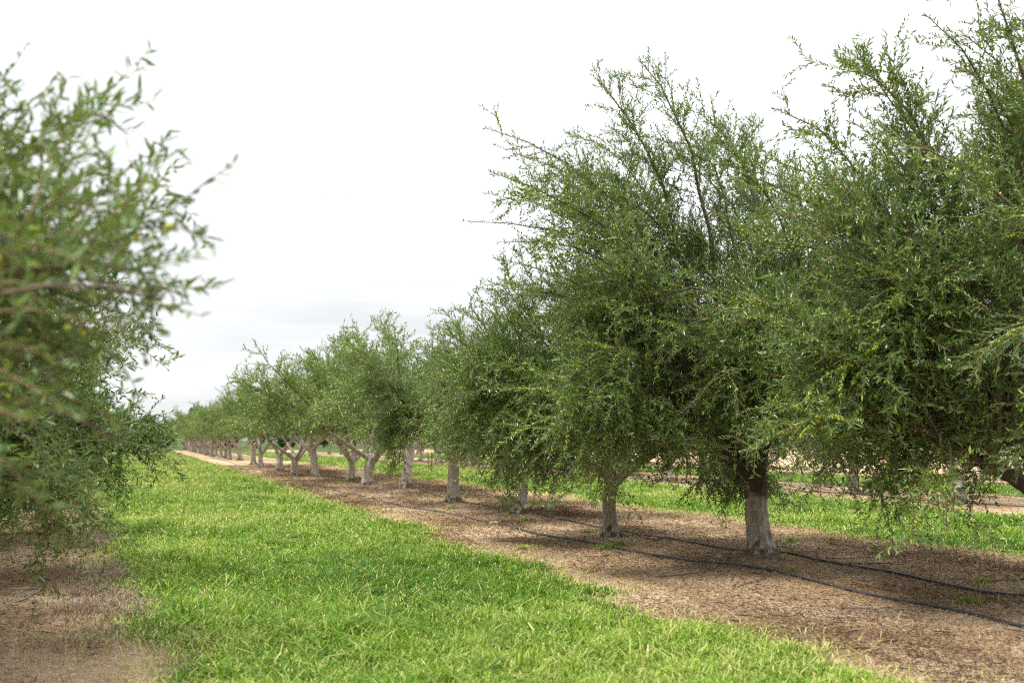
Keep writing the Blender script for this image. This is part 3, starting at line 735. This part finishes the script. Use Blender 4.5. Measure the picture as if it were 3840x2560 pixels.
while y < 205:
    copy_tree(protos[keys[rng.integers(4)]], left_row_x(y) + rng.normal() * .2, y, rng.uniform(0, 6.28), rng.uniform(.9, 1.05), 'distant olive tree of the left row seen past the blurred foliage', 'far olive trees of the left row')
    y += rng.uniform(4.2, 5.2)

# ------------------------------------------------------------------ dark wood beyond the end of the rows
def wood_tree_meshes(seed, H, W):
    rng = np.random.default_rng(seed)
    n = 70
    c = norm(rng.normal(size=(n, 3))) * rng.uniform(.3, 1, (n, 1)) ** .5 * np.array([W, W, H * .47]) + [0, 0, H * .50]
    rr = rng.uniform(.10, .2, n) * W * 2
    m = 130
    p = (c[:, None] + norm(rng.normal(size=(n, m, 3))) * rr[:, None, None] * rng.uniform(.7, 1.05, (n, m, 1))).reshape(-1, 3)
    a = norm(rng.normal(size=p.shape))
    V, Q = leaves(rng, p, a, rng.uniform(.4, .8, len(p)), rng.uniform(.22, .4, len(p)))
    cm = make_mesh('crown', V, [Q], [M['wood_leaf']], np.repeat(np.clip(.5 + np.repeat(rng.normal(size=n) * .2, m) + rng.normal(size=len(p)) * .15, 0, 1), 6))
    tp = np.stack([np.zeros(6), np.zeros(6), np.linspace(-.3, H * .7, 6)], 1)[None]
    V, Q, C = tubes(tp, np.linspace(.35, .1, 6)[None], 8)
    d = fan(rng, np.tile([[0, 0, 1.0]], (8, 1)), rng.uniform(.5, 1.0, 8))
    P_ = grow(rng, np.stack([np.zeros(8), np.zeros(8), rng.uniform(.25, .6, 8) * H], 1), d, np.full(8, W * .8), 5, .1, np.zeros((8, 3)) + [0, 0, .1])
    V2, Q2, _ = tubes(P_, np.broadcast_to(np.linspace(.14, .04, 6), (8, 6)), 6)
    tm = make_mesh('trunk', np.concatenate([V, V2]), [np.concatenate([Q, Q2 + len(V)])], [M['branch']], smooth=True)
    return tm, cm
wood = [wood_tree_meshes(s, h, w) for s, h, w in ((201, 11, 4.2), (202, 9, 4.0), (203, 12.5, 3.6))]
rng = np.random.default_rng(9)
for k in range(64):
    X = -70 + k * 3.6 + rng.normal() * 1.2; Yv = 195 + rng.uniform(-8, 25)
    e = bpy.data.objects.new('woodland_tree', None); COL.objects.link(e)
    e.location = (X, Yv, 0); e.rotation_euler = (0, 0, rng.uniform(0, 6.28)); s = rng.uniform(.75, 1.1) * (.80 if 6 < X < 19 else .55 if X > 0 else .42); e.scale = (s, s, s)
    tag(e, 'dark green tree of the wood beyond the end of the orchard rows', 'tree', 'woodland trees behind the orchard')
    tm, cm = wood[rng.integers(3)]
    link('trunk', tm, e); link('crown', cm, e)

# ------------------------------------------------------------------ irrigation hoses
def hose(pts, r, label):
    pts = np.array(pts, float)
    n = 260
    s = np.concatenate([[0], np.cumsum(np.hypot(*np.diff(pts, axis=0).T))])
    u = np.linspace(0, s[-1], n)
    x = np.interp(u, s, pts[:, 0]); y = np.interp(u, s, pts[:, 1])
    for _ in range(3):
        x[1:-1] = (x[:-2] + 2 * x[1:-1] + x[2:]) / 4; y[1:-1] = (y[:-2] + 2 * y[1:-1] + y[2:]) / 4
    z = ground_h(x, y) + r * 1.2
    V, Q, C = tubes(np.stack([x, y, z], 1)[None], np.full((1, n), r), 8)
    o = link('irrigation_hose', make_mesh('irrigation_hose', V, [Q, C], [M['hose']], smooth=True))
    return tag(o, label, 'hose', 'black irrigation hoses along the tree row')
hose([(6.9, 2.5), (6.80, 4.6), (6.72, 6.2), (6.85, 7.0), (6.77, 8.0), (6.75, 8.7), (6.79, 9.5), (6.82, 10.1), (6.57, 10.5), (6.36, 11.0), (6.28, 12.1), (6.23, 13.5), (6.08, 14.7), (6.12, 16.2), (6.04, 17.8),
      (5.97, 19.2), (5.88, 20.8), (5.68, 23.0), (5.75, 25.2), (5.78, 26.9), (5.58, 27.8), (5.44, 31.7), (5.8, 44), (5.9, 60), (6.2, 90)], .0150, 'black hose lying in front of the tree trunks, nearer to the grass')
hose([(7.98, 3.0), (7.9, 5.5), (7.9, 7.3), (7.85, 8.0), (7.87, 9.3), (7.81, 10.4), (7.82, 11.4), (7.63, 12.7), (7.53, 14.5), (7.50, 16.1), (7.465, 18.5), (7.48, 22), (7.7, 26.5), (7.75, 32), (7.6, 44), (7.8, 70)], .0145,
     'black hose running close behind the tree trunks')
hose([(18.6, 8), (18.4, 14), (18.7, 20), (18.5, 30), (18.6, 50)], .014, 'thin dark hose on the far soil strip behind the second grass strip')

# ------------------------------------------------------------------ small things on the soil
def weed(x, y, h, n, seed, label, dry=.1):
    rng = np.random.default_rng(seed)
    r_ = np.abs(rng.normal(size=n)) * h * .8; a_ = rng.uniform(0, 6.28, n)
    xx = x + r_ * np.cos(a_) * 1.4; yy = y + r_ * np.sin(a_)
    V, Q, T, tv, _ = blades(rng, xx, yy, rng.uniform(.5, 1.1, n) * h, rng.uniform(.005, .011, n), np.where(rng.random(n) < dry, rng.uniform(.75, 1, n), rng.uniform(.25, .68, n)), np.clip(rng.gamma(3, .3, n), .1, 1.5))
    tag(link('weed_tuft', make_mesh('weed_tuft', V, [Q, T], [M['grass']], tv)), label, 'weed', 'weed tufts on the bare soil')
weed(6.05, 12.5, .10, 130, 1, 'low green weed tuft between the two hoses, left of the smooth straight trunk')
weed(6.5, 12.9, .09, 120, 2, 'bright green weed tuft just left of the smooth trunk foot')
weed(6.95, 14.9, .08, 110, 3, 'yellow-green weed patch between the hoses behind the smooth trunk', .4)
weed(5.05, 12.9, .10, 100, 4, 'yellowish dry weed patch at the grass edge before the near hose', .6)
weed(8.35, 8.2, .07, 70, 5, 'small weed tuft on the soil at right behind the rear hose', .3)
weed(7.25, 7.3, .08, 80, 6, 'green weed tuft between the hoses at the lower right')
weed(7.0, 9.6, .06, 50, 7, 'tiny weed tuft beside the near hose, below the thick dark-forked trunk')
weed(9.2, 12.6, .10, 90, 8, 'round green weed tuft on open soil left of the thick trunk')
weed(6.75, 17.2, .10, 110, 9, 'weed patch in front of the slim trunk with the hole', .5)
weed(6.5, 20.9, .10, 120, 10, 'weed patch in front of the trunk with the burr', .5)
weed(6.55, 34.2, .12, 120, 11, 'pale yellow weed patch near the thin leaning trunk', .6)
def stone(x, y, r, seed, label):
    rng = np.random.default_rng(seed); bm = bmesh.new()
    bmesh.ops.create_icosphere(bm, subdivisions=3, radius=1)
    s = rng.uniform(.7, 1.2, 3)
    for v in bm.verts:
        c = v.co.copy(); k = 1 + .16 * math.sin(c.x * 3.1 + seed) + .14 * math.sin(c.y * 4 + c.z * 3 + seed * 2)
        v.co = (c.x * s[0] * k * r * 1.3, c.y * s[1] * k * r, c.z * s[2] * k * r * .6)
    for f in bm.faces: f.smooth = True
    me = bpy.data.meshes.new('stone'); bm.to_mesh(me); bm.free(); me.materials.append(M['stone'])
    tag(link('stone', me, None, (x, y, gz(x, y) + r * .25)), label, 'stone', 'pale stones on the soil')
stone(7.3, 13.4, .055, 1, 'orange tan stone beside the rear hose behind the smooth trunk')
stone(6.6, 13.4, .045, 2, 'pale stone near the weed tuft between the hoses')
stone(6.9, 10.95, .05, 3, 'pale stone left of the thick trunk foot')
stone(7.9, 11.6, .05, 4, 'light stone just past the rear hose beside the thick trunk')
stone(6.1, 17.1, .05, 5, 'small stone by the near hose in front of the slim trunk')
stone(5.75, 25.9, .07, 6, 'pale stone on the near hose before the stout forked trunk')
stone(5.1, 21.0, .06, 7, 'grey stone between the near hose and the grass edge')
stone(6.8, 28.9, .09, 8, 'pale stone by the curved trunk mound')
def stick(pts, r, seed, label):
    P_ = np.array(pts, float); k = 14
    u = np.linspace(0, 1, k); su = np.linspace(0, 1, len(P_))
    rng = np.random.default_rng(seed)
    x = np.interp(u, su, P_[:, 0]) + rng.normal(size=k) * .012; y = np.interp(u, su, P_[:, 1]) + rng.normal(size=k) * .012
    z = ground_h(x, y) + np.interp(u, su, P_[:, 2])
    V, Q, C = tubes(np.stack([x, y, z], 1)[None], np.linspace(r, r * .45, k)[None], 6)
    Vs, Qs = [V], [Q]; off = len(V)
    for i in (4, 7, 9, 11):                                      # side twigs
        b = np.array([x[i], y[i], z[i]]); d = norm(rng.normal(size=3)) * [1, 1, .35]
        L = np.stack([b, b + d * .09, b + d * .2 + [0, 0, .01]], 0)[None]
        V2, Q2, _ = tubes(L, np.array([[r * .5, r * .4, r * .25]]), 5); Vs.append(V2); Qs.append(Q2 + off); off += len(V2)
    tag(link('fallen_twig', make_mesh('fallen_twig', np.concatenate(Vs), [np.concatenate(Qs), C], [M['dead_twig']], smooth=True)), label, 'twig', 'fallen twigs on the bare soil')
stick([(5.4, 9.8, .01), (6.0, 9.9, .02), (6.5, 10.3, .01)], .009, 1, 'dark fallen twig between the grass edge and the near hose')
stick([(5.8, 8.9, .01), (6.5, 9.3, .02), (6.75, 9.8, .01)], .007, 2, 'thin dark twig lying against the near hose')
stick([(7.9, 9.9, .01), (8.5, 9.6, .03), (9.0, 9.9, .01)], .010, 3, 'dark fallen twig behind the rear hose right of the thick trunk')
stick([(8.1, 10.4, .01), (8.9, 10.3, .03), (9.6, 10.7, .01)], .008, 4, 'long dark twig on the soil before the second grass strip')
stick([(8.4, 8.2, .01), (9.0, 8.1, .03), (9.5, 8.4, .01)], .009, 5, 'curved dark twig at the right edge beyond the rear hose')
stick([(6.3, 6.9, .01), (6.7, 7.2, .05), (7.2, 7.7, .03)], .006, 6, 'pale bent twig crossing over the near hose at lower right')
stick([(7.2, 8.8, .02), (7.35, 8.2, .06), (7.4, 7.9, .02)], .004, 7, 'thin pale twig sticking up between the hoses')
stick([(6.1, 12.2, .01), (6.0, 11.9, .02), (5.95, 11.6, .01)], .008, 8, 'short dark twig in front of the near hose left of the smooth trunk')
